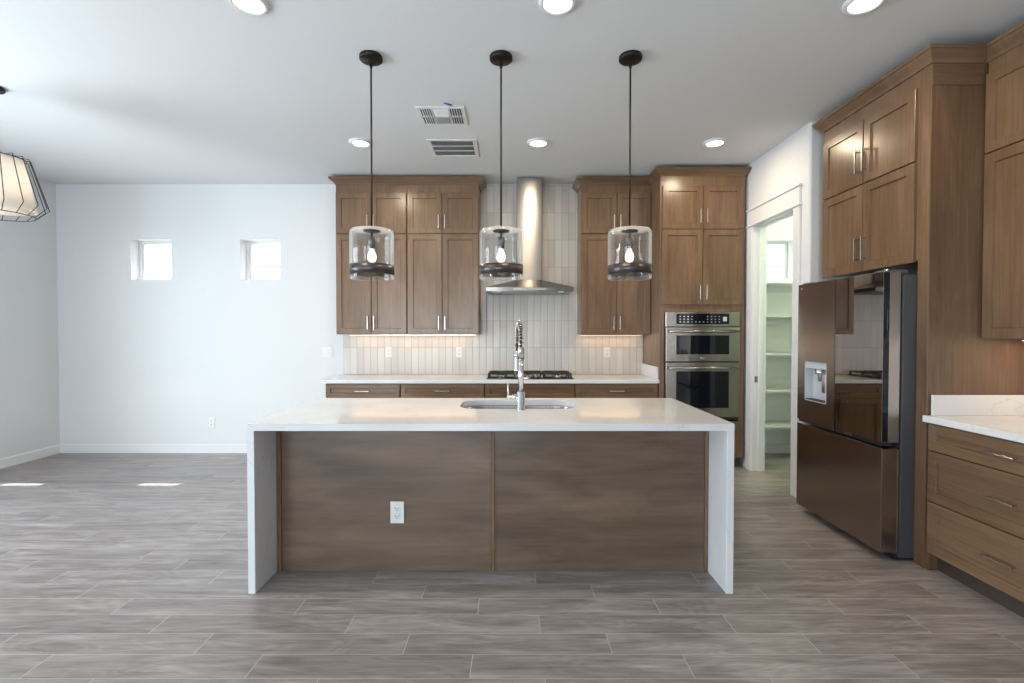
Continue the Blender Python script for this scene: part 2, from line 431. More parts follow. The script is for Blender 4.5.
# windows: vinyl frame set deep in the wall, one sash line, pane
def window(n, x0, x1, z0, z1, y, sash=True):
    f = MB(); b = .035
    f.box(x0, y, z0, x0 + b, y + .06, z1, .003).box(x1 - b, y, z0, x1, y + .06, z1, .003)
    f.box(x0 + b, y, z0, x1 - b, y + .06, z0 + b, .003).box(x0 + b, y, z1 - b, x1 - b, y + .06, z1, .003)
    if sash: f.box(x0 + b, y + .012, z0 + b, x0 + b + .022, y + .05, z1 - b, .002)
    o = struct(f.build('window_%d' % n, 'trim'))
    p = MB().box(x0 + b, y + .028, z0 + b, x1 - b, y + .033, z1 - b).build('pane', 'window_glass', o)
    return o
for i, (a, b, c, d) in enumerate(WIN): window(i + 1, a, b, c, d, YB + .125)
for i, (a, b, c, d) in enumerate(RW):
    o = window(i + 4, a, b, c, d, YR - .16, False)
o = MB()
for (a, b) in ((SL[0], (SL[0] + SL[1]) / 2 + .03), ((SL[0] + SL[1]) / 2 - .03, SL[1])):
    xo = XL - .14 if a == SL[0] else XL - .09
    o.box(xo, a, .0, xo + .045, a + .07, 2.44).box(xo, b - .07, .0, xo + .045, b, 2.44).box(xo, a + .07, .0, xo + .045, b - .07, .09).box(xo, a + .07, 2.36, xo + .045, b - .07, 2.44)
door2 = struct(o.build('door_2', 'trim'))
MB().box(XL - .12, SL[0] + .07, .09, XL - .115, (SL[0] + SL[1]) / 2, 2.36).box(XL - .07, (SL[0] + SL[1]) / 2, .09, XL - .065, SL[1] - .07, 2.36).build('pane', 'window_glass', door2)

# pantry doorway: jamb lining, casing legs, craftsman header
y0, y1, zt = DO[0], DO[1], DO[3]
jb = MB().box(XP - .002, y0, 0, XP + .132, y0 + .018, zt, .002).box(XP - .002, y1 - .018, 0, XP + .132, y1, zt, .002).box(XP - .002, y0 + .018, zt - .018, XP + .132, y1 - .018, zt, .002)
jb.box(XP + .055, y0 + .018, 0, XP + .09, y0 + .03, zt - .018, .002).box(XP + .055, y1 - .03, 0, XP + .09, y1 - .018, zt - .018, .002).box(XP + .055, y0 + .03, zt - .03, XP + .09, y1 - .03, zt - .018, .002)
door1 = struct(jb.build('door_1', 'trim'))
cs = MB().box(XP - .019, y0 - .085, 0, XP, y0 + .008, zt - .012, .003).box(XP - .019, y1 - .008, 0, XP, y1 + .085, zt - .012, .003)
cs.build('casing', 'trim', door1)
hd = MB().box(XP - .020, y0 - .085, zt + .004, XP, y1 + .085, zt + .15, .002)
hd.box(XP - .032, y0 - .10, zt - .012, XP, y1 + .10, zt + .006, .004).box(XP - .034, y0 - .10, zt + .15, XP, y1 + .10, zt + .168, .004)
hd.build('header', 'trim', door1)
MB().box(XP + .02, y1 - .0205, .90, XP + .05, y1 - .0175, .96).build('strike_plate', 'nickel', door1)
struct(MB().sweep([(XP, 4.01), (XP, y0 - .085)][::-1], base_prof()).build('baseboard_pantry_jamb', 'trim'))

# ------------------------------------------------------------------ pantry shelves
SH = [.375, .766, 1.168, 1.585, 1.95]
nth = ['lowest white pantry shelf, nearest the floor', 'second white pantry shelf up from the floor', 'middle one of the five white pantry shelves',
       'white pantry shelf one below the topmost shelf', 'topmost white pantry shelf just under the small window']
for z, lb in zip(SH, nth):
    t = thing('pantry_shelf', lb, 'shelf', (XP + .135, YB - .012, z), group='pantry shelves')
    MB().box(.0, -.34, -.019, PX1 - XP - .14, 0, 0, .002).build('board', 'trim', t)
    MB().box(0, -.02, -.085, PX1 - XP - .14, -.001, -.02, .001).build('cleat', 'trim', t)

# ------------------------------------------------------------------ cabinets
def pull(parent, p, length, vertical=True, out=.032, mat='nickel', r=.0055):
    """square bar pull on two posts; p is its centre on the door face, looking towards -y"""
    x, y, z = p; h = length / 2; mb = MB()
    if vertical:
        mb.box(x - r, y - out - r, z - h, x + r, y - out + r, z + h, .0015)
        for s in (-1, 1): mb.box(x - r * .8, y - out + r * .5, z + s * (h - .014) - r * .8, x + r * .8, y, z + s * (h - .014) + r * .8)
    else:
        mb.box(x - h, y - out - r, z - r, x + h, y - out + r, z + r, .0015)
        for s in (-1, 1): mb.box(x + s * (h - .014) - r * .8, y - out + r * .5, z - r * .8, x + s * (h - .014) + r * .8, y, z + r * .8)
    return mb.build('handle', mat, parent)
def shaker_front(t, kind, x0, x1, z0, z1, handle=None, mat='wood', rail=.058):
    """handle: ('v', dx from the nearer side, z centre, length) or ('h', length)"""
    d = MB().shaker(x0, x1, z0, z1, -.020, .020, rail).build(kind, M[mat], t)
    if handle:
        if handle[0] == 'h': pull(d, ((x0 + x1) / 2, -.020, (z0 + z1) / 2), handle[1], False)
        else:
            side, zc, ln = handle[1:]
            pull(d, (x0 + .03 if side == 'l' else x1 - .03, -.020, zc), ln)
    return d
def door_grid(t, xs, zs, hz, gap=.003, ln=.148):
    """pairs of doors: xs the column edges, zs list of (z0, z1); pulls low on the meeting stiles"""
    for z0, z1 in zs:
        for i in range(len(xs) - 1):
            shaker_front(t, 'door', xs[i] + gap, xs[i + 1] - gap, z0 + gap, z1 - gap, ('v', 'r' if i % 2 == 0 else 'l', z0 + hz, ln))

# --- wall cabinets left of the hood
YU = 5.35
def wall_cabinet(label, x0, x1, xs, zb, zd, zt, ztop):
    t = thing('wall_cabinet', label, 'cabinet', ((x0 + x1) / 2, YU + .02, zb), group='stacked wall cabinets')
    c = (x0 + x1) / 2
    MB().box(x0 - c, 0, 0, x1 - c, YB - YU - .022, ztop - zb, .001).build('carcass', 'wood', t)
    xs = [x - c for x in xs]
    for z0, z1 in ((0, zd - zb), (zd - zb, zt - zb)):
        for i in range(2):
            shaker_front(t, 'door', xs[i] + .004, xs[i + 1] - .004, z0 + .006, z1 - .006, ('v', 'r' if i == 0 else 'l', z0 + .125, .148))
    return t
wall_cabinet('brown shaker wall cabinet with four doors at left end of the backsplash', -1.921, -1.146, [-1.921, -1.535, -1.149], 1.380, 2.474, 2.924, 3.02)
wall_cabinet('brown shaker wall cabinet with four doors just left of the range hood', -1.144, -.362, [-1.141, -.762, -.364], 1.380, 2.474, 2.924, 3.02)
wall_cabinet('brown shaker wall cabinet with four doors between range hood and oven tower', .753, 1.515, [.755, 1.142, 1.512], 1.380, 2.474, 2.924, 3.02)
CR = [(0, 0), (.006, .0), (.012, .012), (.018, .020), (.030, .030), (.045, .043), (.052, .052), (.060, .054), (.060, .072), (0, .072)]
def crown(name, label, path, z, k=1): tag(MB().sweep(path, [(o, z + h * k) for o, h in CR]).build(name, 'wood_cross'), label, 'molding')
crown('crown_moulding', 'brown crown moulding along the top of the cabinets left of the hood',
      [(-1.922, YB - .002), (-1.922, YU + .019), (-.361, YU + .019), (-.361, YB - .002)], 3.010)

# --- oven tower
YO = 5.02
ox0, ox1 = 1.517, 2.385
oc = (ox0 + ox1) / 2
t = thing('oven_cabinet', 'tall brown cabinet holding the double oven, beside the pantry doorway', 'cabinet', (oc, YO + .02, 0))
hw = (ox1 - ox0) / 2; dp = YB - YO - .022
cb = MB().box(-hw, 0, .10, -hw + .02, dp, 3.01, .001).box(hw - .02, 0, .10, hw, dp, 3.01, .001).box(-hw + .02, dp - .02, .1, hw - .02, dp, 3.0)
cb.box(-hw + .02, 0, 1.6115, hw - .02, dp - .02, 3.01).box(-hw + .02, 0, .10, hw - .02, dp - .02, .485)
cb.box(-hw + .02, 0, .485, -.385, .02, 1.6115).box(.385, 0, .485, hw - .02, .02, 1.6115)
cb.build('carcass', 'wood', t)
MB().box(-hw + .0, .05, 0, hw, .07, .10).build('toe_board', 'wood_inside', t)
for z0, z1 in ((1.685, 2.452), (2.458, 2.900)):
    for i, (a, b) in enumerate(((-hw + .016, .0), (0, hw - .02))):
        shaker_front(t, 'door', a + .004, b - .004, z0, z1, ('v', 'r' if i == 0 else 'l', z0 + .125, .148))
shaker_front(t, 'drawer', -hw + .016, hw - .02, .115, .470, ('h', .148))
crown('crown_moulding', 'brown crown moulding stepping from the cabinet right of the hood round the oven tower',
      [(.752, YB - .002), (.752, YU + .019), (1.516, YU + .019), (1.516, YO + .019), (2.386, YO + .019), (2.386, YB - .002)], 3.000)

# --- double oven
t = thing('wall_oven', 'stainless double wall oven with microwave above, built into the tall cabinet', 'oven', (oc, YO + .02, .505))
ow = .378
MB().box(-.37, .001, .012, .37, .50, 1.095).build('oven_box', 'rubber', t)
cp = MB().box(-ow, -.026, .955, ow, 0, 1.105, .003).build('control_panel', 'oven_steel', t)
MB().box(-.272, -.0285, .980, .270, -.0255, 1.088, .002).build('display', 'black_gloss', cp)
for i in range(11):
    for j in range(3):
        if abs(i - 5) <= 1 and j != 0: continue
        MB().box(-.238 + i * .040, -.0295, 1.000 + j * .028, -.226 + i * .040, -.0286, 1.006 + j * .028).build('key', 'display', cp)
MB().box(.205, -.0295, 1.010, .245, -.0286, 1.055).build('clock_window', 'display', cp)
def oven_door(z0, z1, wz0, wz1, hz, badge):
    d = MB().box(-ow, -.034, z0, ow, 0, z1, .004, 2).build('door', 'oven_steel', t)
    MB().box(-.272, -.0365, wz0, .268, -.033, wz1, .002).build('door_window', 'black_gloss', d)
    hb = MB().cyl((-.355, -.078, hz), (.355, -.078, hz), .0125, 14)
    for s in (-1, 1): hb.box(s * .335 - .012, -.074, hz - .010, s * .335 + .012, -.033, hz + .010, .003)
    hb.build('handle', 'steel', d)
    if badge:
        MB().lathe([(.0001, -.002), (.013, -.002), (.014, 0)], (-.012, -.034, badge), 18, 'y').box(.008, -.0355, badge - .007, .034, -.034, badge + .007, .001).build('badge', 'nickel', d)
    return d
oven_door(.598, .948, .672, .866, .907, .632)
oven_door(.030, .588, .122, .498, .534, None)
MB().box(-ow, -.018, .0, ow, 0, .024, .002).build('lower_trim', 'rubber', t)

# --- base cabinets on the back wall
YC = 5.05
bx = [-1.932, -1.154, -.284, .651, 1.513]
blabels = ['brown base cabinet at the left end under the back counter', 'brown base cabinet left of the cooktop under the back counter',
           'brown base cabinet directly under the gas cooktop', 'brown base cabinet between cooktop and oven tower']
for i in range(4):
    x0, x1 = bx[i], bx[i + 1]; c = (x0 + x1) / 2; hw = (x1 - x0) / 2 - .001
    t = thing('base_cabinet', blabels[i], 'cabinet', (c, YC + .02, 0), group='base cabinets on the back wall')
    MB().box(-hw, 0, .10, hw, YB - YC - .024, .874, .001).build('carcass', 'wood', t)
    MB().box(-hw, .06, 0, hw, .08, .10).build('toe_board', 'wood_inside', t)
    if i == 2: shaker_front(t, 'drawer', -hw + .006, hw - .006, .725, .868, None, 'wood_cross', .045)
    else: shaker_front(t, 'drawer', -hw + .006, hw - .006, .725, .868, ('h', .148), 'wood_cross', .045)
    for a, b, s in ((-hw + .006, -.0015, 'r'), (.0015, hw - .006, 'l')):
        shaker_front(t, 'door', a, b, .112, .719, ('v', s, .62, .148))

t = thing('countertop', 'white quartz countertop on the back wall cabinets carrying the cooktop', 'countertop', (-.228, 5.35, .876))
MB().box(-1.742, -.325, 0, 1.742, YB - 5.35 - .012, .038, .003).build('slab', 'quartz', t)
MB().box(1.722, -.295, .038, 1.742, YB - 5.35 - .012, .168, .002).build('side_splash', 'quartz', t)

bs = MB()
bs.box(-1.954, YB - .010, .914, 1.514, YB - .0005, 1.381).box(-.363, YB - .010, 1.381, .754, YB - .0005, H)
bs = bs.build('backsplash', 'tile'); struct(bs)

# --- cooktop
t = thing('cooktop', 'black gas cooktop with iron grates set on the back counter below the hood', 'cooktop', (.188, 5.36, .914))
MB().box(-.457, -.245, .0005, .457, .245, .012, .004, 2).build('tray', 'black_gloss', t)
for cx in (-.30, 0, .30):
    g = MB(); x0, x1, ya, yb, za, zb = cx - .145, cx + .145, -.165 if abs(cx) > .1 else -.10, .232, .040, .052
    for (p, q, rr, ss) in ((x0, ya, x1, ya + .014), (x0, yb - .014, x1, yb), (x0, ya, x0 + .014, yb), (x1 - .014, ya, x1, yb)): g.box(p, q, za, rr, ss, zb, .002)
    ym = (ya + yb) / 2
    g.box(x0, ym - .006, za, x1, ym + .006, zb)
    for yy in ((ya + ym) / 2, (yb + ym) / 2):
        g.box(x0, yy - .005, za, cx - .035, yy + .005, zb).box(cx + .035, yy - .005, za, x1, yy + .005, zb)
        g.box(cx - .005, yy + .035, za, cx + .005, yy + .09, zb).box(cx - .005, yy - .09, za, cx + .005, yy - .035, zb)
    for px in (x0 + .007, x1 - .007):
        for py in (ya + .007, yb - .007, ym): g.box(px - .008, py - .008, .012, px + .008, py + .008, za + .002)
    g.build('grate', 'iron', t)
for cx, cy, rr in ((-.30, -.07, .038), (-.30, .135, .046), (.30, -.07, .046), (.30, .135, .034), (0, .07, .058)):
    b = MB().lathe([(.0001, .012), (rr * 1.3, .012), (rr * 1.25, .018), (rr, .022), (rr * .98, .030), (.0001, .031)], (cx, cy, 0), 24).build('burner', 'nickel', t)
    MB().lathe([(.0001, .0305), (rr * .8, .0305), (rr * .82, .036), (rr * .6, .039), (.0001, .0395)], (cx, cy, 0), 24).build('burner_cap', 'iron', b)
for k in range(5):
    MB().lathe([(.0001, .012), (.021, .012), (.021, .016), (.016, .018), (.0145, .040), (.0125, .043), (.0001, .043)], (-.13 + k * .065, -.195, 0), 18).build('knob', 'steel', t)

# --- range hood
hx = .190
t = thing('range_hood', 'stainless chimney range hood above the cooktop', 'range hood', (hx, YB - .011, 1.835))
fw, fd = .463, .489
hb = MB()
def hr(w_, d_, z, dback=0): return [(-w_, -d_, z), (w_, -d_, z), (w_, -dback, z), (-w_, -dback, z)]
hb.loft([hr(fw - .012, fd - .012, 0), hr(fw, fd, .004), hr(fw, fd, .044), hr(fw - .004, fd - .004, .047), hr(.142, .288, .140)])
hb.build('canopy', 'steel', t)
pn = MB().box(-.175, -fd - .002, .012, .175, -fd, .034, .001).build('control_strip', 'nickel', t)
kb = MB()
for k in range(5): kb.box(-.06 + k * .03 - .006, -fd - .0032, .020, -.06 + k * .03 + .006, -fd - .002, .026)
kb.build('button', 'rubber', pn)
MB().box(-.139, -.285, .1395, .139, -.001, 1.262, .003).build('duct_cover', 'steel', t)
fl = MB()
for s in (-1, 1):
    for k in range(16): fl.box(s * .21 - .19 + k * .024, -.43, -.006, s * .21 - .19 + k * .024 + .014, -.06, .0)
fl.build('grease_filter', 'nickel', t)
for s in (-1, 1): MB().lathe([(.0001, -.006), (.028, -.006), (.032, 0)], (s * .33, -.455, 0), 18).build('hood_lamp', 'plastic', t)

# ------------------------------------------------------------------ outlets and switches
def outlet(label, loc, rz=0, gang=1, kind='outlet', wd=.072, ht=.118):
    t = thing('wall_' + kind if kind == 'outlet' else 'light_switch', label, kind, loc, rz, 'outlet plates' if kind == 'outlet' else None)
    wv = wd / 2 + (gang - 1) * .023
    MB().box(-wv, -.006, -ht / 2, wv, 0, ht / 2, .003, 2).build('faceplate', 'plastic', t)
    for g in range(gang):
        gx = (g - (gang - 1) / 2) * .046
        if kind == 'outlet':
            for s in (-1, 1):
                rcp = MB().box(gx - .017, -.0085, s * .0215 - .0165, gx + .017, -.005, s * .0215 + .0165, .004, 2).build('receptacle', 'plastic', t)
                MB().box(gx - .0085, -.0092, s * .0215 - .003, gx - .0055, -.0084, s * .0215 + .009).box(gx + .0055, -.0092, s * .0215 - .002, gx + .0085, -.0084, s * .0215 + .008).cyl((gx, -.0092, s * .0215 - .009), (gx, -.0084, s * .0215 - .009), .003, 10).build('slot', 'plastic_slot', rcp)
        else:
            MB().box(gx - .0165, -.0105, -.033, gx + .0165, -.005, .033, .003, 2).build('rocker', 'plastic', t)
    return t
yb = YB - .0105
outlet('white outlet plate on the backsplash below the cabinets at far left end', (-1.428, yb, 1.172))
outlet('white outlet plate on the backsplash left of the cooktop, under the cabinet by the hood', (-.610, yb, 1.172))
outlet('white outlet plate on the backsplash between cooktop and oven tower', (1.100, yb, 1.172))
outlet('white outlet plate low on the white wall above the baseboard', (-3.49, YB - .001, .353))
outlet('white outlet plate on the wooden front of the island', (-.668, 2.838, .353), wd=.080, ht=.128)
outlet('white double rocker light switch on the wall left of the backsplash', (-2.137, YB - .001, 1.175), gang=2, kind='switch')

# ------------------------------------------------------------------ island
IX0, IX1, IY0, IY1 = -1.413, 1.185, 2.600, 3.632
sx0, sx1, sy0, sy1 = -.345, .431, 3.110, 3.520
t = thing('island_countertop', 'thick white quartz island counter with waterfall ends', 'countertop', (-.114, 3.116, 0))
cx, cy = -.114, 3.116
L = lambda pts: [(x - cx, y - cy) for x, y in pts]
MB().plate_hole(L([(IX0, IY0), (IX1, IY0), (IX1, IY1), (IX0, IY1)]), L(rrect(sx0, sy0, sx1, sy1, .135, 10)), .876, .914).build('top_slab', 'quartz', t)
MB().box(IX0 - cx, IY0 - cy, 0, IX0 - cx + .038, IY1 - cy, .876, .0015).build('waterfall_panel', 'quartz', t)
MB().box(IX1 - cx - .038, IY0 - cy, 0, IX1 - cx, IY1 - cy, .876, .0015).build('waterfall_panel', 'quartz', t)

ix0, ix1, iy0, iy1 = IX0 + .040, IX1 - .040, 2.840, 3.600
t = thing('island_cabinet', 'brown wooden island cabinet with a plain panelled front under the white counter', 'cabinet', (cx, iy0, 0))
a0, a1, dpt = ix0 - cx, ix1 - cx, iy1 - iy0
xm = (493 - 512) / 490 * 2.86 - cx
cc = MB().box(a0, .022, 0, a0 + .02, dpt - .022, .874).box(a1 - .02, .022, 0, a1, dpt - .022, .874).box(a0 + .02, .022, .10, a1 - .02, dpt - .022, .12).box(a0 + .02, .022, 0, a1 - .02, .04, .874)
cc.build('carcass', 'wood', t)
for x0, x1 in ((a0 + .028, xm - .011), (xm + .011, a1 - .022)):
    MB().box(x0, .006, .002, x1, .022, .874, .001).build('back_panel', 'island_wood', t)
for x0, x1 in ((a0, a0 + .026), (xm - .010, xm + .010), (a1 - .020, a1)):
    MB().box(x0, 0, .002, x1, .022, .874, .0015).build('batten', 'wood', t)
MB().box(a0, dpt - .08, 0, a1, dpt - .06, .10).build('toe_board', 'wood_inside', t)
xs = [a0 + .003 + k * (a1 - a0 - .006) / 5 for k in range(6)]
for i in range(5):
    d = MB().shaker(-xs[i + 1] + .0015, -xs[i] - .0015, .112, .868, -.02, .02)
    o = d.build('door', 'wood', t); o.rotation_euler = (0, 0, PI); o.location = (0, dpt - .022, 0)
    pull(o, (-(xs[i] + xs[i + 1]) / 2, -.02, .80), .148, False)

# --- sink
t = thing('sink', 'undermount stainless single-bowl sink cut into the island counter', 'sink', ((sx0 + sx1) / 2, (sy0 + sy1) / 2, .875))
wx, wy = (sx1 - sx0) / 2, (sy1 - sy0) / 2
def sr(i, z, r_): return [(x, y, z) for x, y in rrect(-wx + i, -wy + i, wx - i, wy - i, r_)]
MB().loft([sr(-.022, 0, .15), sr(-.003, -.0005, .136), sr(-.002, -.006, .135), sr(.002, -.17, .13), sr(.010, -.195, .12), sr(.035, -.21, .10), sr(.16, -.215, .04)], False, True, True).build('bowl', 'steel_sink', t)
dr = MB().lathe([(.0001, -.2135), (.022, -.2135), (.028, -.2115), (.045, -.2115), (.047, -.2145)], (.0, .03, 0), 24).build('drain', 'chrome', t)

# --- faucet (stands on the seating side, arches away over the bowl)
t = thing('faucet', 'tall chrome spring-neck pull-down kitchen faucet standing at the island sink', 'faucet', (.056, 3.062, .914), .12)
MB().lathe([(.0001, 0), (.028, 0), (.028, .004), (.0255, .006), (.0255, .112), (.022, .116), (.0001, .116)], n=28).build('base', 'chrome', t)
MB().cyl((-.02, 0, .085), (-.058, 0, .085), .015, 18).cyl((-.058, 0, .085), (-.088, 0, .085), .012, 18).build('valve', 'chrome', t)
MB().tube([(-.080, 0, .085), (-.081, -.002, .12), (-.083, -.005, .168)], [.0065, .006, .0045], 10).build('lever', 'chrome', t)
MB().cyl((0, 0, .114), (0, 0, .325), .0172, 20).build('riser', 'chrome', t)
MB().lathe([(.0001, .322), (.021, .322), (.021, .392), (.018, .396), (.0001, .396)], n=24).build('collar', 'nickel', t)
# spring neck: up, over and down
R = .095
def neck(s):
    if s < .10: return Vector((0, 0, .39 + s * .6))
    a = (s - .10) / .90 * PI
    return Vector((0, R - R * math.cos(a), .45 + R * 1.0 * math.sin(a)))
hose = [neck(k / 40) for k in range(41)] + [Vector((0, 2 * R, .45 - .03 * k)) for k in (1, 2, 3)]
MB().tube(hose, .0075, 10).build('hose', 'black_metal', t)
turns = 21; pts = []
N = 620
samples = hose
def along(u):
    k = u * (len(samples) - 1); i = min(int(k), len(samples) - 2); return samples[i].lerp(samples[i + 1], k - i)
for k in range(N):
    u = k / (N - 1) * .985; p = along(u); d = (along(min(1, u + .01)) - along(max(0, u - .01))).normalized()
    e1 = Vector((1, 0, 0)); e2 = d.cross(e1); a = 2 * PI * turns * k / N
    pts.append(p + e1 *   .0140 * math.cos(a) + e2 * .0140 * math.sin(a))
MB().tube(pts, .0034, 6).build('spring', 'nickel', t)
sp = MB().lathe([(.0001, 0), (.012, 0), (.0125, -.02), (.016, -.03), (.016, -.115), (.020, -.125), (.020, -.140), (.0001, -.140)], (0, 2 * R, .365), 20).build('spray_head', 'chrome', t)
MB().tube([(0, .015, .34), (0, .08, .345), (0, 2 * R - .018, .335)], .006, 8).lathe([(.021, -.012), (.024, -.012), (.024, .012), (.021, .012), (.021, -.012)], (0, 2 * R, .335), 20).build('holder_arm', 'chrome', t)

# ------------------------------------------------------------------ refrigerator (built facing -y, turned to face the island)
RZ = -PI / 2
FY0, FY1, FX = 2.960, 3.850, 2.245
fc = (FY0 + FY1) / 2; hw = (FY1 - FY0) / 2 - .004
t = thing('refrigerator', 'black stainless French-door refrigerator with a mirrored right door', 'refrigerator', (FX + .098, fc, 0), RZ)
MB().box(-hw + .004, .022, .02, hw - .004, .70, 1.752, .006, 2).build('body', 'fridge_body', t)
MB().box(-hw + .03, .012, 0, hw - .03, .66, .035).build('base_grille', 'rubber', t)
MB().box(-hw + .012, .007, .05, hw - .012, .022, 1.74).build('gasket', 'rubber', t)
def fridge_door(x0, x1, z0, z1, mat, edge='edge_steel', name='door'):
    d = MB().box(x0, -.098, z0, x1, -.093, z1, .002).build(name, mat, t)
    MB().box(x0, -.0925, z0 + .001, x1, .007, z1 - .001, .004, 2).build('door_shell', edge, d)
    return d
# local +x runs towards the camera
dx0, dx1, dz0, dz1 = -.345, -.088, .885, 1.180
def holed(x0, x1, z0, z1, ya, yb):
    m = MB().plate_hole([(x0, z0), (x1, z0), (x1, z1), (x0, z1)], rrect(dx0, dz0, dx1, dz1, .012, 3), ya, yb)
    for v in m.bm.verts: v.co = (v.co.x, v.co.z, v.co.y)
    return m
ld = holed(-hw, -.003, .728, 1.770, -.098, -.093).build('door', 'black_steel', t)
holed(-hw, -.003, .729, 1.769, -.0925, -.030).box(-hw, -.0295, .729, -.003, .007, 1.769).build('door_shell', 'edge_steel', ld)
rd = fridge_door(.003, hw, .728, 1.770, 'mirror_glass')
fd_ = fridge_door(-hw, hw, .055, .694, 'black_steel', 'black_steel', 'freezer_drawer')
for d, a, b in ((ld, -hw + .01, -.01), (rd, .01, hw - .01)):
    MB().box(a, -.090, .708, b, -.03, .7285).build('grip_recess', 'rubber', d)
MB().box(hw - .0008, -.0975, .735, hw + .0012, -.062, 1.765).build('dark_edge', 'black_gloss', rd)
MB().box(.10, -.094, .716, .17, -.085, .7283).build('latch', 'edge_steel', rd)
MB().box(-hw, -.0985, .692, hw, -.088, .6955).build('edge_strip', 'edge_steel', fd_)
MB().box(hw - .0005, -.0985, .06, hw + .0015, -.091, .69).box(hw - .0005, .0, .06, hw + .0015, .006, .69).build('side_strip', 'edge_steel', fd_)
MB().box(-.0035, -.0995, .73, -.0005, -.09, 1.768).build('edge_strip', 'edge_steel', ld)
# dispenser: framed niche with floor tray, nozzle and pad
n = rrect(dx0 + .0008, dz0 + .0008, dx1 - .0008, dz1 - .0008, .012, 3); n2 = rrect(dx0 + .006, dz0 + .006, dx1 - .006, dz1 - .006, .010, 3)
rg = lambda lp, y: [(x, y, z) for x, z in lp]
MB().loft([rg(n, -.032), rg(n, -.0995), rg(n2, -.0995), rg(n2, -.040)], True, True).build('dispenser_niche', 'dispenser', ld)
MB().box(dx0 + .008, -.096, dz1 - .050, dx1 - .008, -.041, dz1 - .008, .004).build('dispenser_head', 'dispenser', ld)
xc = dx0 + .150
MB().lathe([(.0001, 0), (.030, 0), (.033, .010), (.033, .040), (.0001, .041)], (xc, -.078, dz1 - .088), 22).lathe([(.0001, -.05), (.012, -.05), (.014, 0)], (xc, -.078, dz1 - .088), 16).build('nozzle', 'chrome', ld)
MB().box(xc - .022, -.052, dz0 + .07, xc + .022, -.042, dz1 - .08, .003).build('paddle', 'chrome', ld)
MB().box(dx0 + .008, -.096, dz0 + .007, dx1 - .008, -.041, dz0 + .014, .001).build('drip_tray', 'rubber', ld)
MB().lathe([(.0001, -.0015), (.011, -.0015), (.012, 0)], (-hw + .035, -.098, 1.735), 18, 'y').box(-hw + .052, -.0992, 1.730, -hw + .072, -.0979, 1.740).build('badge', 'nickel', ld)
for s in (-1, 1): MB().box(s * (hw - .06) - .05, -.075, 1.752, s * (hw - .06) + .05, .06, 1.782, .008, 2).build('hinge_cover', 'fridge_body', t)
for s in (-1, 1): MB().cyl((s * (hw - .035), -.055, 1.771), (s * (hw - .035), -.055, 1.786), .014, 16).build('hinge_pin', 'chrome', t)

# --- cabinet over the refrigerator with its tall end panels
CX, CY0, CY1 = 2.450, 2.885, 3.870
t = thing('refrigerator_cabinet', 'brown four-door cabinet fixed above the refrigerator', 'cabinet', (CX, (CY0 + CY1) / 2, 0), RZ)
hw = (CY1 - CY0) / 2; D_ = XR - CX - .002
MB().box(-hw, 0, 1.835, hw - .02, D_, 2.967, .001).build('carcass', 'wood', t)
ep = thing('refrigerator_end_panel', 'tall brown side panel standing between the refrigerator and the drawers', 'panel', (CX, (CY0 + CY1) / 2, 0), RZ)
MB().box(hw - .0185, 0, .0, hw, D_, 2.967, .0015).build('board', 'wood', ep)
MB().box(hw - .077, -.004, .0, hw - .001, -.0005, 2.967, .001).box(hw - .077, -.0005, 0, hw - .0195, .016, 1.833).build('filler_stile', 'wood', ep)
MB().box(hw + .0005, -.003, 2.842, hw + .006, .30, 2.966, .001).build('frieze', 'wood_side', ep)
xs = [-hw + .012, -hw + .012 + .443, hw - .090]
for z0, z1 in ((1.825, 2.426), (2.434, 2.872)):
    for i in range(2):
        shaker_front(t, 'door', xs[i] + .004, xs[i + 1] - .004, z0, z1, ('v', 'r' if i == 0 else 'l', z0 + .155, .165))

# --- wall cabinet right of the fridge panel
ux = 2.750
t = thing('wall_cabinet', 'brown stacked wall cabinet at the right edge above the drawers counter', 'cabinet', (ux + .02, 2.420, 1.366), RZ, 'stacked wall cabinets')
MB().box(-.4565, 0, 0, .4565, XR - ux - .022, 1.614, .001).build('carcass', 'wood', t)
for z0, z1 in ((0.0, 1.066), (1.074, 1.53)):
    for a, b, s in ((-.4565, 0, 'r'), (0, .4565, 'l')):
        shaker_front(t, 'door', a + .004, b - .004, z0, z1, ('v', s, z0 + .125, .148))
crown('crown_moulding', 'brown crown moulding over the refrigerator cabinet and the wall cabinet at right',
      [(2.66, 3.871), (CX - .002, 3.871), (CX - .002, 2.8845), (ux + .019, 2.8845), (ux + .019, 1.963)], 2.9685, 1.12)

# --- base drawers and counter on the right wall
t = thing('drawer_cabinet', 'brown base cabinet with three drawers right of the refrigerator panel', 'cabinet', (2.455, 2.420, 0), RZ)
MB().box(-.4565, 0, .105, .4565, XR - 2.457, .874, .001).build('carcass', 'wood', t)
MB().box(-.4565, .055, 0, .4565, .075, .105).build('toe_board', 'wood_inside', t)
MB().box(-.4585, -.001, 0, -.439, .05, .105).build('foot_block', 'wood', t)
for z0, z1 in ((.715, .868), (.418, .709), (.112, .412)):
    shaker_front(t, 'drawer', -.439, .449, z0, z1, ('h', .155), 'wood_cross')
t = thing('countertop', 'white quartz countertop at the right edge above the three drawers', 'countertop', (2.748, 2.420, .876))
MB().box(-.333, -.4565, 0, XR - 2.748 - .002, .4565, .038, .003).build('slab', 'quartz', t)
MB().box(-.283, .4365, .038, XR - 2.748 - .002, .4565, .158, .002).build('side_splash', 'quartz', t)
MB().box(XR - 2.748 - .022, -.4565, .038, XR - 2.748 - .002, .436, .158, .002).build('wall_splash', 'quartz', t)

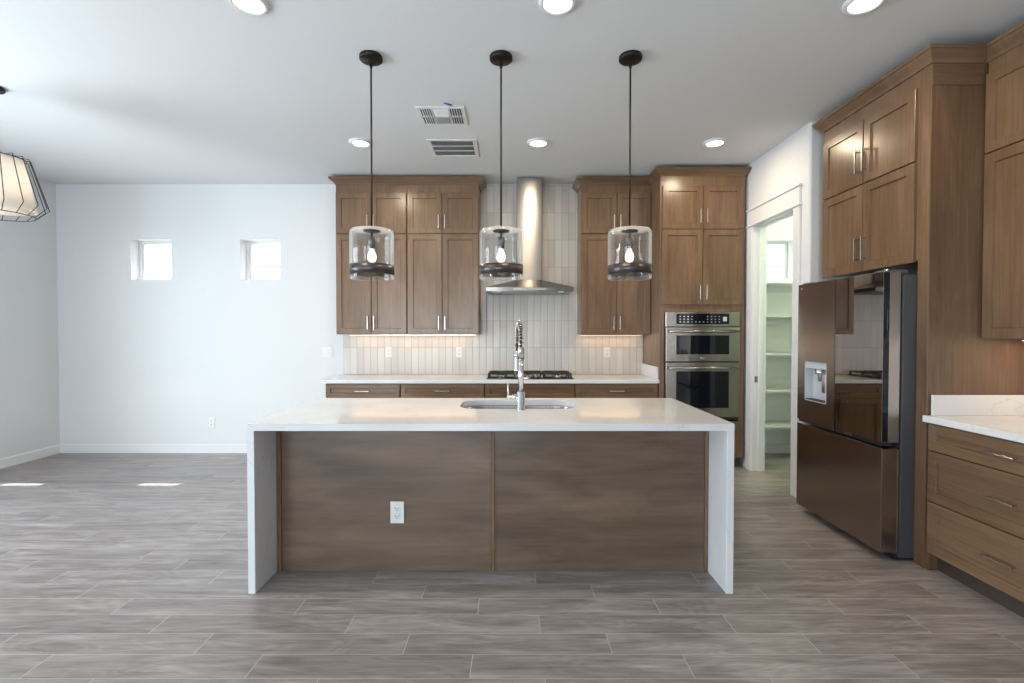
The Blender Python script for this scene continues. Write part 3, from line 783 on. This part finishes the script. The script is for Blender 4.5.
# ------------------------------------------------------------------ under-cabinet lights
def under_light(label, loc, length, rz=0, power=3.2):
    t = thing('led_strip', label, 'light', loc, rz, 'under-cabinet lights')
    MB().box(-length / 2, -.012, -.012, length / 2, .012, 0, .002).build('channel', 'nickel', t)
    MB().box(-length / 2 + .004, -.008, -.0145, length / 2 - .004, .008, -.0115).build('diffuser', 'strip', t)
    d = bpy.data.lights.new('strip_light', 'AREA'); d.shape = 'RECTANGLE'; d.size = length * .97; d.size_y = .02; d.energy = power; d.color = (1, .60, .27)
    o = bpy.data.objects.new('strip_light', d); COL.objects.link(o); o.parent = t; o.location = (0, 0, -.018)
under_light('warm light strip under the wall cabinets left of the hood', (-1.13, 5.585, 1.380), 1.45, power=1.15)
under_light('warm light strip under the wall cabinet beside the oven tower', (1.12, 5.585, 1.380), .70, power=.62)
under_light('warm light strip under the wall cabinet at the right edge', (2.95, 2.46, 1.366), .74, RZ, 1.6)

# ------------------------------------------------------------------ pendants over the island
def make_pendant():
    t = thing('pendant_light', '', 'pendant light', (0, 0, H), group='glass pendants over the island')
    MB().lathe([(.0001, 0), (.069, 0), (.071, -.004), (.071, -.022), (.066, -.027), (.0001, -.027)], n=32).build('canopy', 'black_metal', t)
    sv = MB().tube([(.0 + .010 * math.sin(a), 0, -.037 + .011 * math.cos(a)) for a in [2 * PI * k / 16 for k in range(16)]], .0028, 6, True)
    sv.lathe([(.0001, -.046), (.008, -.046), (.009, -.055), (.009, -.070), (.006, -.076), (.0001, -.076)], n=14).build('swivel', 'black_metal', t)
    MB().cyl((0, 0, -.072), (0, 0, -1.067), .0055, 12).build('stem', 'black_metal', t)
    # drum of clear glass with a rounded shoulder, open below
    zt, zb, R_ = -1.067, -1.375, .133
    pr = [(.018, zt), (.06, zt), (R_ - .03, zt - .001), (R_ - .012, zt - .005), (R_ - .003, zt - .014), (R_, zt - .028), (R_, zb + .004), (R_ - .003, zb), (R_ - .007, zb), (R_ - .009, zb + .004),
          (R_ - .009, zt - .030), (R_ - .014, zt - .018), (R_ - .035, zt - .011), (.06, zt - .009), (.018, zt - .009)]
    MB().lathe(pr, n=48).build('glass_shade', 'shade_glass', t)
    band = MB().lathe([(R_ + .0008, -1.352), (R_ + .003, -1.352), (R_ + .003, -1.292), (R_ + .0008, -1.292), (R_ + .0008, -1.352)], n=48).build('metal_band', 'band', t)
    for dz in (-1.309, -1.335):
        a = math.radians(-128); MB().cyl(((R_ + .002) * math.cos(a), (R_ + .002) * math.sin(a), dz), ((R_ + .008) * math.cos(a), (R_ + .008) * math.sin(a), dz), .0055, 12).build('screw', 'black_metal', band)
    MB().lathe([(.0001, zt - .009), (.052, zt - .009), (.053, zt - .015), (.030, zt - .020), (.012, zt - .024), (.0001, zt - .024)], n=28).build('holder_disc', 'black_metal', t)
    MB().lathe([(.0001, zt - .02), (.008, zt - .02), (.008, zt - .050), (.022, zt - .052), (.023, zt - .085), (.0215, zt - .088), (.0215, zt - .122), (.0001, zt - .123)], n=22).build('socket', 'graphite', t)
    zz = zt - .120
    bl = MB().lathe([(.014, zz), (.014, zz - .016), (.022, zz - .028), (.028, zz - .050), (.026, zz - .068), (.017, zz - .082), (.0001, zz - .087)], n=24).build('bulb', 'bulb_glass', t)
    fi = MB()
    for k in range(6):
        a = 2 * PI * k / 6; b = a + PI / 6
        fi.tube([(.006 * math.cos(a), .006 * math.sin(a), zz - .024), (.015 * math.cos(a), .015 * math.sin(a), zz - .055), (.010 * math.cos(b), .010 * math.sin(b), zz - .070)], .0035, 6)
    fi.build('filament', 'filament', bl)
    d = bpy.data.lights.new('bulb_light', 'POINT'); d.energy = 1.3; d.color = (1, .86, .68); d.shadow_soft_size = .022
    o = bpy.data.objects.new('bulb_light', d); COL.objects.link(o); o.parent = t; o.location = (0, 0, zz - .055)
    return t
M['graphite'] = plain('graphite_socket', (.16, .16, .17), .35, .6)
M['band'] = plain('smoked_bronze_band', (.085, .074, .070), .36, .8)
pend = make_pendant()
for i, (x, lb) in enumerate(((-.873, 'leftmost of the three clear glass pendants over the island'), (-.068, 'middle one of the three clear glass pendants over the island'),
                             (.733, 'rightmost of the three clear glass pendants over the island'))):
    o = pend if i == 0 else copy_tree(pend)
    o.location = (x, 3.065, H); o['label'] = lb; o.rotation_euler = (0, 0, (0, .45, 1.9)[i])

# ------------------------------------------------------------------ recessed lights
def make_can():
    t = thing('recessed_light', '', 'ceiling light', (0, 0, H), group='recessed ceiling lights')
    MB().lathe([(.099, 0), (.099, -.006), (.094, -.016), (.082, -.020), (.074, -.018), (.072, -.010), (.072, 0)], n=40).build('trim_ring', 'plastic', t)
    MB().lathe([(.0001, -.0135), (.060, -.0130), (.0735, -.0115)], n=36).build('lens', 'lens', t)
    d = bpy.data.lights.new('can_light', 'AREA'); d.shape = 'DISK'; d.size = .13; d.energy = CANP; d.color = (1, .81, .58)
    o = bpy.data.objects.new('can_light', d); COL.objects.link(o); o.parent = t; o.location = (0, 0, -.024)
    return t
CANP = 11
can = make_can()
k = 0
for y, row in ((2.56, 'front row of recessed ceiling lights above the island front'), (4.43, 'back row of recessed ceiling lights nearer the cabinets')):
    for x, pos in ((-1.36, 'leftmost'), (.235, 'middle'), (1.82, 'rightmost')):
        o = can if k == 0 else copy_tree(can); k += 1
        o.location = (x, y, H); o['label'] = '%s one in the %s' % (pos, row)

# ------------------------------------------------------------------ ceiling vents
t = thing('ceiling_vent', 'white supply register with a blue-tipped lever, nearer of two ceiling vents', 'vent', (-.548, 3.90, H), group='ceiling vents')
a, b = .188, .166
fr = MB()
for x0, y0_, x1, y1_ in ((-a, -b, a, -b + .032), (-a, b - .032, a, b), (-a, -b + .032, -a + .032, b - .032), (a - .032, -b + .032, a, b - .032)): fr.box(x0, y0_, -.009, x1, y1_, 0, .003)
fr.box(-a + .032, -.008, -.008, a - .032, .008, -.001).box(-.070, -b + .032, -.008, -.056, b - .032, -.001).box(.056, -b + .032, -.008, .070, b - .032, -.001)
fr.build('frame', 'plastic', t)
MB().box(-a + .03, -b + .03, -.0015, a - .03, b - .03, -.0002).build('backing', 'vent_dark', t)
def louvre(pts): 
    l = MB()
    for (x0, y0_, x1, y1_, ax, tilt) in pts:
        o_ = .012 * tilt
        if ax == 'y': l.loft([[(x0, y0_, -.002), (x0 + .003, y0_, -.002), (x0 + .003 + o_, y0_, -.013), (x0 + o_, y0_, -.013)], [(x0, y1_, -.002), (x0 + .003, y1_, -.002), (x0 + .003 + o_, y1_, -.013), (x0 + o_, y1_, -.013)]])
        else: l.loft([[(x0, y0_, -.002), (x0, y0_ + .003, -.002), (x0, y0_ + .003 + o_, -.013), (x0, y0_ + o_, -.013)], [(x1, y0_, -.002), (x1, y0_ + .003, -.002), (x1, y0_ + .003 + o_, -.013), (x1, y0_ + o_, -.013)]])
    return l
for (ya, yc) in ((-b + .034, -.009), (.009, b - .034)):
    louvre([(-a + .040 + k * .017, ya, 0, yc, 'y', .9) for k in range(5)]).build('louvre', 'plastic', t)
    louvre([(.080 + k * .019, ya, 0, yc, 'y', .55) for k in range(4)]).build('louvre', 'plastic', t)
louvre([(-.055, .012 + k * .014, .055, 0, 'x', -.9) for k in range(8)]).build('louvre', 'plastic', t)
louvre([(-.055, -b + .036 + k * .014, .055, 0, 'x', .9) for k in range(8)]).build('louvre', 'plastic', t)
lev = MB().cyl((.065, -b + .015, -.006), (.074, -b - .080, -.022), .003, 8).build('damper_lever', 'plastic', t)
MB().cyl((.048, -b - .098, -.022), (.102, -b - .072, -.026), .0065, 8).build('lever_tip', 'blue_plastic', lev)

t = thing('ceiling_vent', 'white return grille, the vent nearer the cabinets', 'vent', (-.539, 4.57, H), group='ceiling vents')
a, b = .226, .210
fr = MB()
for x0, y0_, x1, y1_ in ((-a, -b, a, -b + .034), (-a, b - .034, a, b), (-a, -b + .034, -a + .038, b - .034), (a - .038, -b + .034, a, b - .034)): fr.box(x0, y0_, -.010, x1, y1_, 0, .003)
for yy in (-.062, .055): fr.box(-a + .038, yy, -.010, a - .038, yy + .012, -.001)
fr.build('frame', 'plastic', t)
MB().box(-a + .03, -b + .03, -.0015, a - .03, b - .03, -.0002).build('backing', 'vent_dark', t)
for ya, n in ((-b + .040, 8), (-.046, 7), (.071, 7)):
    louvre([(-a + .038, ya + k * .0135, a - .038, 0, 'x', -2.2) for k in range(n)]).build('louvre', 'plastic', t)

# ------------------------------------------------------------------ dining chandelier at the left edge
t = thing('chandelier', 'white drum-shade chandelier in a black wire cage hanging at the left edge', 'chandelier', (-3.62, 3.44, H))
MB().lathe([(.0001, 0), (.066, 0), (.068, -.004), (.068, -.020), (.060, -.026), (.0001, -.026)], n=32).build('canopy', 'black_metal', t)
MB().cyl((0, 0, -.024), (0, 0, -.50), .006, 12).build('stem', 'black_metal', t)
zt, zm, zb = -.475, -.815, -.885
cg = MB()
rt, rm, rb = .188, .284, .215
ring = lambda rad, z: [(rad * math.cos(2 * PI * k / 40), rad * math.sin(2 * PI * k / 40), z) for k in range(40)]
cg.tube(ring(rb, zb), .0032, 6, True).tube(ring(rt - .02, zt - .012), .0028, 6, True)
for k in range(18):
    a = 2 * PI * (k + .3) / 18; c, s = math.cos(a), math.sin(a)
    cg.tube([(.02 * c, .02 * s, zt + .006), (rt * c, rt * s, zt), (rm * c, rm * s, zm), (rb * c, rb * s, zb)], .0028, 6)
cg.build('wire_cage', 'black_metal', t)
sh = MB().lathe([(.160, -.490), (.222, -.845), (.219, -.845), (.157, -.490), (.160, -.490)], n=48).build('lamp_shade', 'fabric', t)
MB().lathe([(.0001, -.496), (.1585, -.497), (.1585, -.487), (.0001, -.492)], n=40).build('added_light_block', 'plastic', t)  # cover added over the shade to keep its light off the ceiling
MB().lathe([(.0001, -.848), (.208, -.848), (.208, -.844), (.0001, -.844)], n=40).build('diffuser', 'fabric', t)
MB().lathe([(.0001, -.50), (.022, -.50), (.022, -.57), (.0001, -.57)], n=16).build('socket', 'black_metal', t)
MB().lathe([(.012, -.57), (.026, -.61), (.030, -.64), (.022, -.668), (.0001, -.676)], n=20).build('bulb', 'lens', t)
d = bpy.data.lights.new('chandelier_light', 'POINT'); d.energy = 190; d.color = (1, .91, .80); d.shadow_soft_size = .03
o = bpy.data.objects.new('chandelier_light', d); COL.objects.link(o); o.parent = t; o.location = (0, 0, -.66)

# ------------------------------------------------------------------ unseen lamp added in the pantry to brighten the shelves and tint them green
t = thing('added_pantry_lamp', 'unseen round white lamp added on the pantry ceiling for greenish light', 'ceiling light', (3.62, 4.50, H))
MB().lathe([(.0001, 0), (.15, 0), (.15, -.03), (.14, -.04), (.0001, -.04)], n=32).build('housing', 'plastic', t)
MB().lathe([(.0001, -.075), (.08, -.068), (.125, -.05), (.135, -.038)], n=32).build('lens', 'lens', t)
d = bpy.data.lights.new('pantry_fill_light', 'POINT'); d.energy = 62; d.color = (.83, 1, .64); d.shadow_soft_size = .10
o = bpy.data.objects.new('pantry_fill_light', d); COL.objects.link(o); o.parent = t; o.location = (0, 0, -.12)

# ------------------------------------------------------------------ outdoors seen through the small windows
struct(MB().box(-40, YB + T + .3, -.35, 40, 60, -.30).build('exterior_ground', 'ground'))
t = thing('neighbour_house', 'pale neighbouring house with a grey roof edge seen through the small windows', 'house', (2.6, 11, -.3))
MB().box(-9.0, 0, 0, 9, 7, 3.15).build('house_wall', 'stucco', t)
MB().box(-9.5, -.55, 3.15, 9.5, -.50, 3.36).build('fascia', 'trim', t)
rf = MB(); rf.loft([[(-9.5, -.55, 3.36), (-9.5, 3.5, 4.9), (-9.5, 7.5, 3.36)], [(9.5, -.55, 3.36), (9.5, 3.5, 4.9), (9.5, 7.5, 3.36)]])
rf.box(-9.5, -.5, 3.15, 9.5, 7.5, 3.355)
rf.build('roof', 'roof_tile', t)
